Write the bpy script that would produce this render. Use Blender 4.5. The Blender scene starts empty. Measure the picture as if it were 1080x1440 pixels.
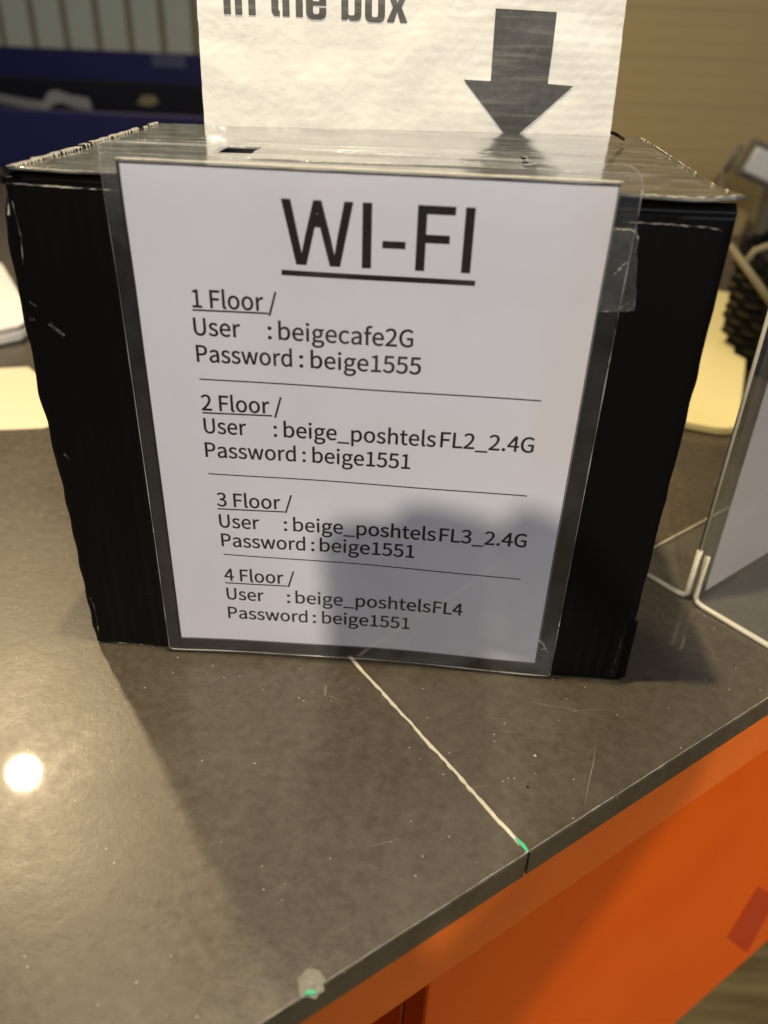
import bpy, bmesh, math, random, json
from mathutils import Vector, Matrix, noise as mnoise
random.seed(7)
S = bpy.context.scene
COL = S.collection
R = math.radians

# ------------------------------------------------------------------ camera
F_PX = 1149.66                                  # focal length for a 1080 px wide frame
cam_d = bpy.data.cameras.new('camera'); cam = bpy.data.objects.new('camera', cam_d); COL.objects.link(cam)
CX = Vector((0.99696993, 0.07056466, 0.03273502)); CY = Vector((0.06519455, -0.52841625, -0.84647855)); CZ = Vector((-0.04243376, 0.84604781, -0.53141555))
EYE = Vector((0.1362968, -0.363661, 0.3353201))
cam.matrix_world = Matrix((( CX.x, -CY.x, -CZ.x, EYE.x), (CX.y, -CY.y, -CZ.y, EYE.y), (CX.z, -CY.z, -CZ.z, EYE.z), (0, 0, 0, 1)))
cam_d.sensor_fit = 'VERTICAL'; cam_d.sensor_height = 36; cam_d.lens = 36*F_PX/1440
cam_d.clip_start = .01; cam_d.clip_end = 60
cam_d.dof.use_dof = True; cam_d.dof.focus_distance = .44; cam_d.dof.aperture_fstop = 5.2
S.camera = cam
def ray(u, v):
    return (CX*((u-540)/F_PX) + CY*((v-720)/F_PX) + CZ).normalized()
def at(u, v, P, N):                             # pixel of the photograph -> point on a real plane
    r = ray(u, v); P = Vector(P); N = Vector(N); return EYE + r*((P-EYE).dot(N)/r.dot(N))
def onz(u, v, h=0.): return at(u, v, (0, 0, h), (0, 0, 1))
def ony(u, v, y=0.): return at(u, v, (0, y, 0), (0, 1, 0))

# ------------------------------------------------------------------ light
W = bpy.data.worlds.new('World'); S.world = W; W.use_nodes = True
W.node_tree.nodes['Background'].inputs[0].default_value = (.50, .66, 1.0, 1)
W.node_tree.nodes['Background'].inputs[1].default_value = .14
def lamp(name, loc, power, radius, color, target=(.1, 0, 0), spread=120):
    l = bpy.data.lights.new(name, 'AREA'); l.shape = 'DISK'; l.size = radius*2; l.energy = power; l.color = color; l.spread = R(spread)
    o = bpy.data.objects.new(name, l); COL.objects.link(o); o.location = loc
    o.rotation_euler = (Vector(target)-Vector(loc)).to_track_quat('-Z', 'Y').to_euler(); return o
WARM = (1, .84, .58)
lamp('downlight_behind', (-.90, 1.09, 1.5), 13.5, .036, (1, .78, .46), target=(-.2, .2, 0), spread=140)
lamp('downlight_overhead', (.043, -.018, 1.3), 11, .016, WARM, target=(.043, -.018, 0), spread=140)
lamp('soft_fill_front', (1.25, -1.75, 1.35), 8, .42, (.80, .88, 1.0), target=(.3, 0, 0), spread=150)  # added soft fill from the front, lifts the shadows and the orange
lamp('orange_front_fill', (1.25, -1.15, .95), 1.1, .05, (1, .82, .60), target=(.55, -.02, -.38), spread=44)  # added narrow fill aimed at the orange front
lamp('downlight_front', (.05, -1.82, 1.34), 11, .032, (1, .90, .78), target=(.1, 0, .1), spread=120)
S.view_settings.view_transform = 'Standard'; S.view_settings.look = 'None'; S.view_settings.exposure = 0; S.view_settings.gamma = 1
S.cycles.max_bounces = 8; S.cycles.transparent_max_bounces = 16
S.cycles.caustics_reflective = False; S.cycles.caustics_refractive = False
S.cycles.use_denoising = True

# ------------------------------------------------------------------ helpers
def link(name, me, mat=None, parent=None, smooth=False):
    o = bpy.data.objects.new(name, me); COL.objects.link(o)
    if mat and not me.materials: me.materials.append(mat)
    if parent: o.parent = parent
    if smooth:
        for p in me.polygons: p.use_smooth = True
    return o
def from_bm(name, bm, mat, parent=None, smooth=False):
    me = bpy.data.meshes.new(name); bm.normal_update(); bm.to_mesh(me); bm.free(); return link(name, me, mat, parent, smooth)
def pyd(name, v, f, mat, parent=None, smooth=False):
    me = bpy.data.meshes.new(name); me.from_pydata([tuple(x) for x in v], [], f); me.update(); return link(name, me, mat, parent, smooth)
def empty(name, loc=(0, 0, 0)):
    o = bpy.data.objects.new(name, None); COL.objects.link(o); o.empty_display_size = .02; return o   # children keep world coordinates
def tag(o, label=None, cat=None, group=None, kind=None):
    if label: o['label'] = label
    if cat: o['category'] = cat
    if group: o['group'] = group
    if kind: o['kind'] = kind
    return o
def prism(poly, z0, z1, bev=0, seg=2):          # polygon in xy extruded
    bm = bmesh.new(); a = [bm.verts.new((p[0], p[1], z0)) for p in poly]; b = [bm.verts.new((p[0], p[1], z1)) for p in poly]; n = len(poly)
    bm.faces.new(a[::-1]); bm.faces.new(b)
    for i in range(n): bm.faces.new((a[i], a[(i+1) % n], b[(i+1) % n], b[i]))
    bmesh.ops.recalc_face_normals(bm, faces=bm.faces)
    if bev: bmesh.ops.bevel(bm, geom=bm.edges[:], offset=bev, segments=seg, affect='EDGES', profile=.5)
    return bm
def slab(O, U, V, N, lu, lv, ln, bev=0, seg=2): # oriented box: O corner, unit axes, lengths
    O, U, V, N = map(Vector, (O, U, V, N)); bm = bmesh.new(); vs = []
    for k in (0, 1):
        for j in (0, 1):
            for i in (0, 1): vs.append(bm.verts.new(O+U*lu*i+V*lv*j+N*ln*k))
    for f in ((0, 1, 3, 2), (4, 6, 7, 5), (0, 4, 5, 1), (2, 3, 7, 6), (0, 2, 6, 4), (1, 5, 7, 3)): bm.faces.new([vs[i] for i in f])
    bmesh.ops.recalc_face_normals(bm, faces=bm.faces)
    if bev: bmesh.ops.bevel(bm, geom=bm.edges[:], offset=bev, segments=seg, affect='EDGES', profile=.5)
    return bm
def grid(fn, nu, nv, th=0):                     # fn(i/nu, j/nv) -> point
    v = [fn(i/nu, j/nv) for j in range(nv+1) for i in range(nu+1)]
    f = [(j*(nu+1)+i, j*(nu+1)+i+1, (j+1)*(nu+1)+i+1, (j+1)*(nu+1)+i) for j in range(nv) for i in range(nu)]
    return v, f
def ribbon(pts, radii, mat, name, parent=None, n=6, smooth=True):   # tube along points
    v = []; f = []
    for k, p in enumerate(pts):
        p = Vector(p); a = Vector(pts[max(0, k-1)]); b = Vector(pts[min(len(pts)-1, k+1)]); t = (b-a).normalized()
        u = t.cross(Vector((0, 0, 1)));  u = u.normalized() if u.length > 1e-3 else t.cross(Vector((0, 1, 0))).normalized(); w = t.cross(u)
        r = radii if isinstance(radii, (int, float)) else radii[k]
        for i in range(n): v.append(p+u*r*math.cos(2*math.pi*i/n)+w*r*math.sin(2*math.pi*i/n))
    for k in range(len(pts)-1):
        for i in range(n): f.append((k*n+i, k*n+(i+1) % n, (k+1)*n+(i+1) % n, (k+1)*n+i))
    f.append(tuple(range(n))[::-1]); f.append(tuple(range((len(pts)-1)*n, len(pts)*n)))
    return pyd(name, v, f, mat, parent, smooth)
def vnoise(x, seed=0):                          # smooth 1-d value noise
    i = math.floor(x); t = x-i; t = t*t*(3-2*t)
    h = lambda k: (math.sin(k*127.1+seed*311.7)*43758.5453) % 1.0
    return h(i)*(1-t)+h(i+1)*t

# ------------------------------------------------------------------ materials
def mat(name, col=(.5, .5, .5), rough=.5, **kw):
    m = bpy.data.materials.new(name); m.use_nodes = True; b = m.node_tree.nodes['Principled BSDF']
    b.inputs['Base Color'].default_value = (*col, 1); b.inputs['Roughness'].default_value = rough
    for k, v in kw.items(): b.inputs[k.replace('_', ' ')].default_value = v
    return m
class G:                                        # small node-graph helper
    def __init__(s, m): s.m = m; s.t = m.node_tree; s.n = s.t.nodes; s.b = s.n.get('Principled BSDF'); s.tc = s.n.new('ShaderNodeTexCoord')
    def lk(s, a, b): s.t.links.new(a, b)
    def mapping(s, scale=(1, 1, 1), rot=(0, 0, 0)):
        n = s.n.new('ShaderNodeMapping'); n.inputs['Scale'].default_value = scale; n.inputs['Rotation'].default_value = rot; s.lk(s.tc.outputs['Object'], n.inputs[0]); return n.outputs[0]
    def noise(s, scale, detail=4, rough=.55, vec=None, dist=0):
        n = s.n.new('ShaderNodeTexNoise'); n.inputs['Scale'].default_value = scale; n.inputs['Detail'].default_value = detail; n.inputs['Roughness'].default_value = rough; n.inputs['Distortion'].default_value = dist
        s.lk(vec or s.tc.outputs['Object'], n.inputs['Vector']); return n.outputs['Fac']
    def voronoi(s, scale, vec=None, feature='F1', rnd=1):
        n = s.n.new('ShaderNodeTexVoronoi'); n.feature = feature; n.inputs['Scale'].default_value = scale; n.inputs['Randomness'].default_value = rnd
        s.lk(vec or s.tc.outputs['Object'], n.inputs['Vector']); return n
    def ramp(s, fac, stops, interp='LINEAR'):
        n = s.n.new('ShaderNodeValToRGB'); n.color_ramp.interpolation = interp; e = n.color_ramp.elements
        while len(e) < len(stops): e.new(.5)
        for el, (p, c) in zip(e, stops): el.position = p; el.color = (*c, 1) if len(c) == 3 else c
        s.lk(fac, n.inputs[0]); return n.outputs[0]
    def mr(s, fac, a, b, c, d):
        n = s.n.new('ShaderNodeMapRange'); 
        for i, x in enumerate((a, b, c, d)): n.inputs[i+1].default_value = x
        s.lk(fac, n.inputs[0]); return n.outputs[0]
    def math(s, op, a, b=None):
        n = s.n.new('ShaderNodeMath'); n.operation = op
        for i, x in enumerate((a, b)):
            if x is None: continue
            if isinstance(x, (int, float)): n.inputs[i].default_value = x
            else: s.lk(x, n.inputs[i])
        return n.outputs[0]
    def mix(s, fac, a, b, blend='MIX'):
        n = s.n.new('ShaderNodeMix'); n.data_type = 'RGBA'; n.blend_type = blend
        for i, x in ((0, fac), (6, a), (7, b)):
            if isinstance(x, (int, float)): n.inputs[i].default_value = x
            elif isinstance(x, tuple): n.inputs[i].default_value = (*x, 1)
            else: s.lk(x, n.inputs[i])
        return n.outputs[2]
    def bump(s, h, strength=.3, dist=.001, normal=None):
        n = s.n.new('ShaderNodeBump'); n.inputs['Strength'].default_value = strength; n.inputs['Distance'].default_value = dist
        s.lk(h, n.inputs['Height'])
        if normal: s.lk(normal, n.inputs['Normal'])
        return n.outputs[0]
    def set(s, name, x): s.lk(x, s.b.inputs[name])

def m_tile():
    m = mat('counter_tile', (.1, .09, .065), .34); g = G(m)
    big = g.noise(9, 5, .6, dist=.6); fine = g.noise(160, 6, .7); mid = g.noise(38, 5, .65)
    c = g.ramp(big, [(.3, (.047, .034, .0205)), (.55, (.056, .0425, .0265)), (.75, (.065, .051, .033))])
    c = g.mix(g.mr(fine, .3, .75, 0, .85), c, (.100, .084, .059)); c = g.mix(g.mr(mid, .45, .7, 0, .30), c, (.045, .035, .023))
    smear = g.mr(g.noise(11, 3, .5, dist=1.5), .55, .72, 0, .30); c = g.mix(smear, c, (.115, .100, .075))
    # dust specks, each a small pale dot; only a few of the cells hold one
    v = g.voronoi(330); dot = g.math('LESS_THAN', v.outputs['Distance'], .16)
    sep = g.n.new('ShaderNodeSeparateColor'); g.lk(v.outputs['Color'], sep.inputs[0])
    pick = g.math('MULTIPLY', dot, g.math('GREATER_THAN', sep.outputs[0], .955))
    v2 = g.voronoi(110); d2 = g.math('LESS_THAN', v2.outputs['Distance'], .036); sep2 = g.n.new('ShaderNodeSeparateColor'); g.lk(v2.outputs['Color'], sep2.inputs[0])
    pick2 = g.math('MULTIPLY', d2, g.math('GREATER_THAN', sep2.outputs[1], .86))
    c = g.mix(g.math('MAXIMUM', pick, pick2), c, (.30, .275, .22))
    # faint hair scratches
    sv = g.voronoi(9, g.mapping((1, 14, 1), (0, 0, .9)), 'DISTANCE_TO_EDGE'); sc = g.math('LESS_THAN', sv.outputs['Distance'], .006)
    sm = g.math('MULTIPLY', sc, g.mr(g.noise(14, 2),   .60, .68, 0, .22)); c = g.mix(sm, c, (.35, .32, .25))
    g.set('Base Color', c)
    g.set('Roughness', g.math('ADD', g.mr(big, .3, .7, .30, .40), g.mr(fine, .3, .7, -.03, .05)))
    g.set('Normal', g.bump(fine, .24, .0006))
    m.node_tree.nodes['Principled BSDF'].inputs['Coat Weight'].default_value = .35
    m.node_tree.nodes['Principled BSDF'].inputs['Coat Roughness'].default_value = .035
    return m
def m_black(name='black_card', rough=.42, flute=True):
    m = mat(name, (.0035, .003, .0028), rough, Specular_IOR_Level=.17); g = G(m)
    n1 = g.noise(45, 4); fib = g.noise(300, 3, .6, g.mapping((1, 1, .08)))
    h = g.math('ADD', g.math('MULTIPLY', n1, .6), g.math('MULTIPLY', fib, .25))
    if flute:
        wv = g.n.new('ShaderNodeTexWave'); wv.inputs['Scale'].default_value = 48; wv.inputs['Distortion'].default_value = .8; wv.bands_direction = 'X'; g.lk(g.tc.outputs['Object'], wv.inputs['Vector'])
        h = g.math('ADD', h, g.math('MULTIPLY', wv.outputs['Fac'], .35))
    # pale scuffs where the black print is rubbed
    sc = g.mr(g.noise(26, 6, .75, g.mapping((1, 1, 1.6), (0, .6, 0))), .70, .80, 0, .5)
    g.set('Base Color', g.mix(sc, (.0035, .003, .0028), (.06, .06, .055)))
    g.set('Normal', g.bump(h, .30, .0012)); return m
def m_tape_lid():
    m = mat('taped_lid', (.10, .098, .088), .22, Coat_Weight=1.0, Coat_Roughness=.10, Coat_IOR=2.0); g = G(m)
    st = g.noise(34, 6, .7, g.mapping((1, 3.2, 1))); fine = g.noise(420, 4, .7)
    v = g.voronoi(210, g.mapping((.7, 1.6, 1))); sep = g.n.new('ShaderNodeSeparateColor'); g.lk(v.outputs['Color'], sep.inputs[0])
    sp = g.math('MULTIPLY', g.math('LESS_THAN', v.outputs['Distance'], .22), g.math('GREATER_THAN', sep.outputs[0], .90))
    c = g.ramp(st, [(.35, (.035, .033, .027)), (.5, (.080, .078, .066)), (.68, (.22, .216, .187))])
    c = g.mix(g.math('MULTIPLY', sp, .8), c, (.55, .53, .46)); g.set('Base Color', c)
    h = g.math('ADD', st, g.math('MULTIPLY', sp, .6)); nb = g.bump(h, .35, .0007); g.set('Normal', nb); g.set('Coat Normal', g.bump(h, .12, .0005)); return m
def m_film(name='clear_film', haze=.05, rough=.06, spec=1.0, tint=(1, 1, 1), bumps=.15, scale=30, patchy=0):
    m = bpy.data.materials.new(name); m.use_nodes = True; g = G(m); t = g.t; g.n.remove(g.b)
    out = g.n['Material Output']; tr = g.n.new('ShaderNodeBsdfTransparent'); tr.inputs[0].default_value = (*tint, 1)
    gl = g.n.new('ShaderNodeBsdfGlossy'); gl.inputs['Roughness'].default_value = rough; df = g.n.new('ShaderNodeBsdfDiffuse'); df.inputs[0].default_value = (.85, .84, .80, 1)
    fr = g.n.new('ShaderNodeFresnel'); geo = g.n.new('ShaderNodeNewGeometry')
    g.lk(g.mr(geo.outputs['Backfacing'], 0, 1, 1.5, 1/1.5), fr.inputs[0])   # a thin film: the same outside and in
    nb = g.bump(g.noise(scale, 4, .6), bumps, .0008); g.lk(nb, gl.inputs['Normal']); g.lk(nb, fr.inputs['Normal'])
    m1 = g.n.new('ShaderNodeMixShader'); hz = g.math('MULTIPLY', g.mr(g.noise(55, 5, .7), .35, .7, .6, 1.5), haze)
    if patchy: hz = g.math('ADD', hz, g.mr(g.noise(13, 3, .45, dist=1.2), .56, .74, 0, patchy))
    g.lk(hz, m1.inputs[0]); g.lk(tr.outputs[0], m1.inputs[1]); g.lk(df.outputs[0], m1.inputs[2])
    m2 = g.n.new('ShaderNodeMixShader'); g.lk(g.math('MINIMUM', g.math('MULTIPLY', fr.outputs[0], spec), 1.0), m2.inputs[0]); g.lk(m1.outputs[0], m2.inputs[1]); g.lk(gl.outputs[0], m2.inputs[2])
    g.lk(m2.outputs[0], out.inputs[0]); return m
def m_paper(name, col, bump=.1, scale=40, rough=.7, coat=0):
    m = mat(name, col, rough, Coat_Weight=coat, Coat_Roughness=.12); g = G(m)
    n = g.noise(scale, 5, .6); d = tuple(x*.93 for x in col)
    g.set('Base Color', g.mix(g.mr(n, .35, .7, 0, 1), col, d)); g.set('Normal', g.bump(n, bump, .001)); return m
def m_orange():
    m = mat('orange_paint', (.62, .115, .006), .45, Coat_Weight=.08, Coat_Roughness=.2, Specular_IOR_Level=.25); g = G(m)
    n = g.noise(7, 4, .5); g.set('Base Color', g.mix(g.mr(n, .3, .7, 0, 1), (.70, .092, .0), (.76, .110, .0005)))
    g.set('Normal', g.bump(g.noise(60, 3), .12, .001)); return m
def m_print():
    m = mat('grey_black_print', (.06, .058, .05), .5); g = G(m)
    a = g.noise(60, 4, .6, g.mapping((.25, .25, 5))); b = g.noise(300, 4, .6)
    c = g.mix(g.mr(a, .52, .70, 0, .45), (.050, .048, .040), (.22, .205, .165)); g.set('Base Color', g.mix(g.mr(b, .5, .8, 0, .3), c, (.16, .15, .12))); return m
def m_sheet():
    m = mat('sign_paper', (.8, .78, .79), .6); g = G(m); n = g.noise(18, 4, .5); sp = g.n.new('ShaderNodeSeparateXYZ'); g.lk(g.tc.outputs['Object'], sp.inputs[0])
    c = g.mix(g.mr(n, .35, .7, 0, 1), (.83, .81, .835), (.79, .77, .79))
    edge = g.math('MULTIPLY', g.mr(g.math('ADD', sp.outputs[0], g.math('MULTIPLY', n, .030)), .196, .212, 0, .45), g.mr(sp.outputs[2], .12, .16, 0, 1))   # warm reflection painted along the right margin
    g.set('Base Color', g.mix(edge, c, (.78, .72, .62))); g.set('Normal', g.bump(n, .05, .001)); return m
M = dict(darkred=mat('recess_shade_red', (.46, .040, .001), .6), glue=m_paper('dried_glue', (.27, .25, .20), .9, 500, .38), cream=mat('cream_reflection', (.80, .70, .47), .35), tile=m_tile(), worn_lit=m_paper('worn_lit_rim', (.34, .31, .24), .5, 300, .5), black=m_black(), edge_black=m_black('black_card_edge', .33, False), lid=m_tape_lid(), orange=m_orange(),
         laminate=m_film('laminate_film', .012, .05, 1.3, bumps=.16, scale=14, patchy=.05), tape=m_film('packing_tape', .06, .10, 1.4, bumps=.9, scale=60),  # the laminate's hazy patches stand in for soft glare
         acrylic=m_film('clear_acrylic', .02, .03, 1.0, (.975, .98, .96), .03, 10),
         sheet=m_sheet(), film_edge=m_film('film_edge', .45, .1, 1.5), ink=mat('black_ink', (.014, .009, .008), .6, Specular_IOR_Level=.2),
         card=m_paper('rumpled_paper', (.75, .725, .655), .6, 75, .5, .15), card_ink=m_print(),
         crease_and_glint=m_paper('torn_card_and_glint', (.60, .56, .46), .9, 700, .8), fascia=m_paper('lit_orange_paint', (.78, .155, .012), .4, 30, .6), green=mat('green_spot', (.07, .50, .24), .35),
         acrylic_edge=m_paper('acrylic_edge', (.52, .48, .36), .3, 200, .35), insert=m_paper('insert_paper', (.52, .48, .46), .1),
         navy=mat('navy_plastic', (.010, .010, .060), .5, Specular_IOR_Level=.3), navy_label=mat('faded_label', (.05, .05, .11), .5), flute=m_paper('lit_flute', (.36, .33, .27), .8, 200, .8), dark_in=mat('dark_plastic', (.006, .006, .010), .6, Specular_IOR_Level=.2),
         grout=m_paper('pale_grout', (.62, .57, .44), 1.0, 300, .8), board=m_paper('painted_board', (.74, .72, .50), .1, 5, .55),
         gap=mat('brown_groove', (.34, .25, .14), .7), wood=m_paper('brown_wood_slat', (.36, .265, .11), .2, 4, .6),
         tray=mat('pale_yellow_plastic', (.93, .80, .38), .25), strap=m_paper('beige_strap', (.17, .14, .075), .6, 80, .7),
         basket=mat('black_basket', (.003, .003, .003), .5, Specular_IOR_Level=.06), white=mat('white_plastic', (.52, .51, .48), .4), strip=mat('strip_white', (.42, .41, .38), .6), grey=mat('dark_grey_plastic', (.09, .08, .06), .5))
# ------------------------------------------------------------------ counter
PHI = 0.6643253; D = Vector((math.cos(PHI), math.sin(PHI), 0)); NO = Vector((D.y, -D.x, 0))   # along the front edge, and out of it
ED = Vector((0.198057, -0.120167, 0))                                                       # front end of the joint
def cp(s, dep, z=0): p = ED + D*s - NO*dep; return Vector((p.x, p.y, z))
DEEP = 2.3; GAP = .0018; TH = .017
counter = tag(empty('countertop'), kind='structure')
def tile(s0, s1):
    bm = bmesh.new(); n = 240 if s1 < .1 and s1 > -.1 or s0 > -.1 and s0 < .1 else 4
    # front edge slightly chipped, sampled along its length
    prof = [(0, -TH), (0, -.0012), (.0005, -.0003), (.0016, 0), (DEEP, 0), (DEEP, -TH)]
    rows = []
    for i in range(n+1):
        s = s0 + (s1-s0)*i/n; row = []
        for k, (dd, z) in enumerate(prof):
            j = (vnoise(s*180, 3)-.5)*.0007*(1 if k in (1, 2, 3) else 0)
            row.append(bm.verts.new(cp(s, dd+j, z)))
        rows.append(row)
    for a, b in zip(rows, rows[1:]):
        for k in range(len(prof)): k2 = (k+1) % len(prof); bm.faces.new((a[k], b[k], b[k2], a[k2]))
    bm.faces.new(rows[0]); bm.faces.new(rows[-1][::-1]); bmesh.ops.recalc_face_normals(bm, faces=bm.faces)
    return from_bm('tile', bm, M['tile'], counter)
tile(-.62, -GAP/2); tile(GAP/2, .60); tile(.602, 1.9); tile(-2.4, -.622)
for (sa, sb, sd) in ((-.62, -GAP/2, 3), (GAP/2, .60, 7)):
    K = 300; ribbon([cp(sa+(sb-sa)*i/K, .0009+.0002*(vnoise(i*.4, sd)-.5), -.0001) for i in range(K+1)], [.00012+.00036*vnoise(i*.21, sd)*vnoise(i*.9, sd+2) for i in range(K+1)], M['worn_lit'], 'worn_lit_rim', counter, 5)  # pale strip: worn edge plus the highlight painted along it
# grout in the joint: an uneven ridge that stands a little proud
v = []; f = []; n = 260
for i in range(n+1):
    dep = .0005 + .9*(i/n)**1.5; w = GAP*.36 + .0008*vnoise(dep*300, 1); w2 = GAP*.36+.0006*vnoise(dep*260, 9)
    off = (vnoise(dep*90, 4)-.5)*.0006
    for (sx, z) in ((-w, .00005), (-w*.5, .0004+.0004*vnoise(dep*400, 2)), (w2*.5, .0003+.0004*vnoise(dep*350, 5)), (w2, .00005)): v.append(cp(sx+off, dep, z))
for i in range(n):
    for k in range(3): a = i*4+k; f.append((a, a+1, a+5, a+4))
pyd('grout_joint', v, f, M['grout'], counter, True)
pyd('grout_joint', [cp(-.0009, .004, -.0160), cp(.0009, .004, -.0160), cp(.0009, .004, -.0010), cp(-.0009, .004, -.0010)], [(0, 1, 2, 3)], M['gap'], counter)
# green fleck at the joint's front end
g1 = [(.0002, .0008), (-.0012, .0010), (-.0013, .005), (-.0006, .0095), (.0003, .0085), (.0009, .004)]
from_bm('green_fleck', prism([cp(a, b) for a, b in g1], .0004, .0012, .0002, 1), M['green'], counter)
# chip in the edge with a glue ring and a green fleck
c0 = onz(437, 1384); ring = []
bm = bmesh.new(); K = 40; rows = []
for i in range(K):
    a = 2*math.pi*i/K; rr = .0050*(1+.16*(vnoise(i*.45, 8)-.5)*2)
    rows.append([bm.verts.new((c0.x+math.cos(a)*r_, c0.y+math.sin(a)*r_*1.05, z)) for r_, z in ((rr*1.12, .0001), (rr, .0005+.0004*vnoise(i*.9, 2)), (rr*.70, .0002), (rr*.55, .0007+.0004*vnoise(i*.9, 5)), (rr*.40, .0001), (.0001, .00015))])  # ring of dried glue
for i in range(K):
    a, b = rows[i], rows[(i+1) % K]
    for k in range(5): bm.faces.new((a[k], b[k], b[k+1], a[k+1]))
from_bm('glue_blob', bm, M['glue'], counter, True)
q = onz(437, 1399); from_bm('green_fleck', prism([(q.x+x, q.y+y) for x, y in ((-.0027, .0006), (-.0022, -.0009), (.0016, -.0004), (.0027, .0010), (.0012, .0014), (-.001, .0016))], .0003, .0014, .0003, 1), M['green'], counter)

# small marks in the tile: a dark pit, a pale spot, two hair scratches
def blob(name, u, v_, r_, mt, h=.0003):
    c = onz(u, v_); from_bm(name, prism([(c.x+math.cos(k*.7)*r_*(.8+.4*vnoise(k, 3)), c.y+math.sin(k*.7)*r_*(.8+.4*vnoise(k, 5))) for k in range(9)], .0001, h, 0), M[mt], counter)
blob('pit', 742, 1107, .0007, 'edge_black', .00016); blob('crumb', 752, 1063, .0009, 'flute'); blob('crumb', 250, 925, .0005, 'flute'); blob('crumb', 690, 1290-60, .0004, 'flute')
for pts, rr_ in ((((838, 1048), (834, 1075), (828, 1100), (822, 1132)), .00016), (((62, 980), (75, 984), (90, 990)), .00014), (((505, 1192), (530, 1188), (560, 1180)), .00009)):
    ribbon([onz(u, v_, .00006) for u, v_ in pts], [rr_*.3, rr_, rr_, rr_*.3][:len(pts)], M['flute'], 'scratch', counter, 4)

# orange front below the counter
front = tag(empty('counter_front'), 'glossy orange painted cabinet front under the dark tiled counter edge', 'cabinet')
from_bm('fascia_board', slab(cp(-2, .0015, -TH-.045), D, -NO, Vector((0, 0, 1)), 4, .02, .0445, .0008, 1), M['fascia'], front)  # lighter orange here paints the extra light the fascia catches
zb = -.85; zp = -.46
def fpanel(s0, s1, dep, z0, z1, name='panel', mt='orange'): return from_bm(name, slab(cp(s0, dep, z0), D, -NO, Vector((0, 0, 1)), s1-s0, .018, z1-z0, .002, 2), M[mt], front)
fpanel(-.050, .62, .004, zp, -TH-.046)
fpanel(-2., -.30, .004, zp, -TH-.046)
fpanel(-.298, -.052, .12, zp, -TH-.046, 'recess_back')
from_bm('recess_side', slab(cp(-.050, .023, zp), D, -NO, Vector((0, 0, 1)), .012, .6, -TH-.046-zp, .001, 1), M['orange'], front)
fpanel(.622, 2, .004, zp, -TH-.046)
from_bm('bottom_panel', slab(cp(-2, .024, zp-.004), D, -NO, Vector((0, 0, 1)), 4, .6, .003, .0005, 1), M['orange'], front)
def fq(u, v): p = at(u, v, cp(0, .004), NO); return (p-cp(0, .004)).dot(D), p.z
npts = [fq(*q) for q in ((1022, 1318), (1050, 1340), (1092, 1262), (1066, 1246))]
bm = bmesh.new(); a = [bm.verts.new(cp(s_, .0036, z_)) for s_, z_ in npts]; b = [bm.verts.new(cp(s_, .012, z_)) for s_, z_ in npts]; bm.faces.new(a)
for i in range(4): bm.faces.new((a[i], a[(i+1) % 4], b[(i+1) % 4], b[i]))
from_bm('recess_shade_plate', bm, M['darkred'], front)  # dark red plate paints the shade of a recess in the panel

# ------------------------------------------------------------------ floor
def m_floor():
    m = mat('wooden_floor', (.2, .16, .07), .45); g = G(m); w = g.n.new('ShaderNodeTexNoise'); w.inputs['Scale'].default_value = 6
    g.lk(g.mapping((1, 9, 1), (0, 0, .5)), w.inputs['Vector']); g.set('Base Color', g.ramp(w.outputs['Fac'], [(.3, (.16, .12, .045)), (.7, (.30, .24, .10))])); return m
MF = m_floor(); floor = tag(empty('floor'), kind='structure')
for r_ in range(-8, 16):
    for c_ in range(-3, 5):
        x0 = c_*1.1 + (r_ % 2)*.55; y0 = r_*.14 - .6
        p = [(x0+.002, y0+.002), (x0+1.098, y0+.002), (x0+1.098, y0+.138), (x0+.002, y0+.138)]
        from_bm('floor_board', prism(p, zb-.016, zb), MF, floor)
pyd('floor_base', [(-6, -6, zb-.008), (7, -6, zb-.008), (7, 7, zb-.008), (-6, 7, zb-.008)], [(0, 1, 2, 3)], M['gap'], floor)

# ------------------------------------------------------------------ black box
XL, XR, ZT = -.0521, .2606, .262                # front face
BL, BR = Vector((-.034, .157, 0)), Vector((.2567, .197, 0))
box = tag(empty('box'), 'black corrugated cardboard box with clear taped lid standing on the dark tiled counter', 'box')
def bow(x, z):                                  # the front face sags inward toward the bottom middle
    t = min(1, max(0, (x-0)/.21)); return .0032*math.sin(math.pi*t)*max(0, 1-z/.20)
sil = [(262, 0), (300, 14), (331, 18.5), (370, 17), (425, 19), (450, 16), (478, 17.5), (512, 20), (548, 13.5), (580, 15), (603, 13), (640, 9), (661, 11), (690, 8), (711, 9.5), (740, 7), (767, 9.4), (800, 6), (822, 8), (850, 5), (875, 7), (890, 3), (905, 1)]
def bulge(z):                                   # how far the crushed left wall swells out, metres
    t = 262+(ZT-z)/ZT*(905-262)
    t = 262 + (905-262)*(1-(z/ZT))              # near enough for a soft bulge
    for (a, b), (c, d) in zip(sil, sil[1:]):
        if a <= t <= c: k = (t-a)/(c-a); return (b+(d-b)*(k*k*(3-2*k)))*.00036
    return .0003
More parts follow.
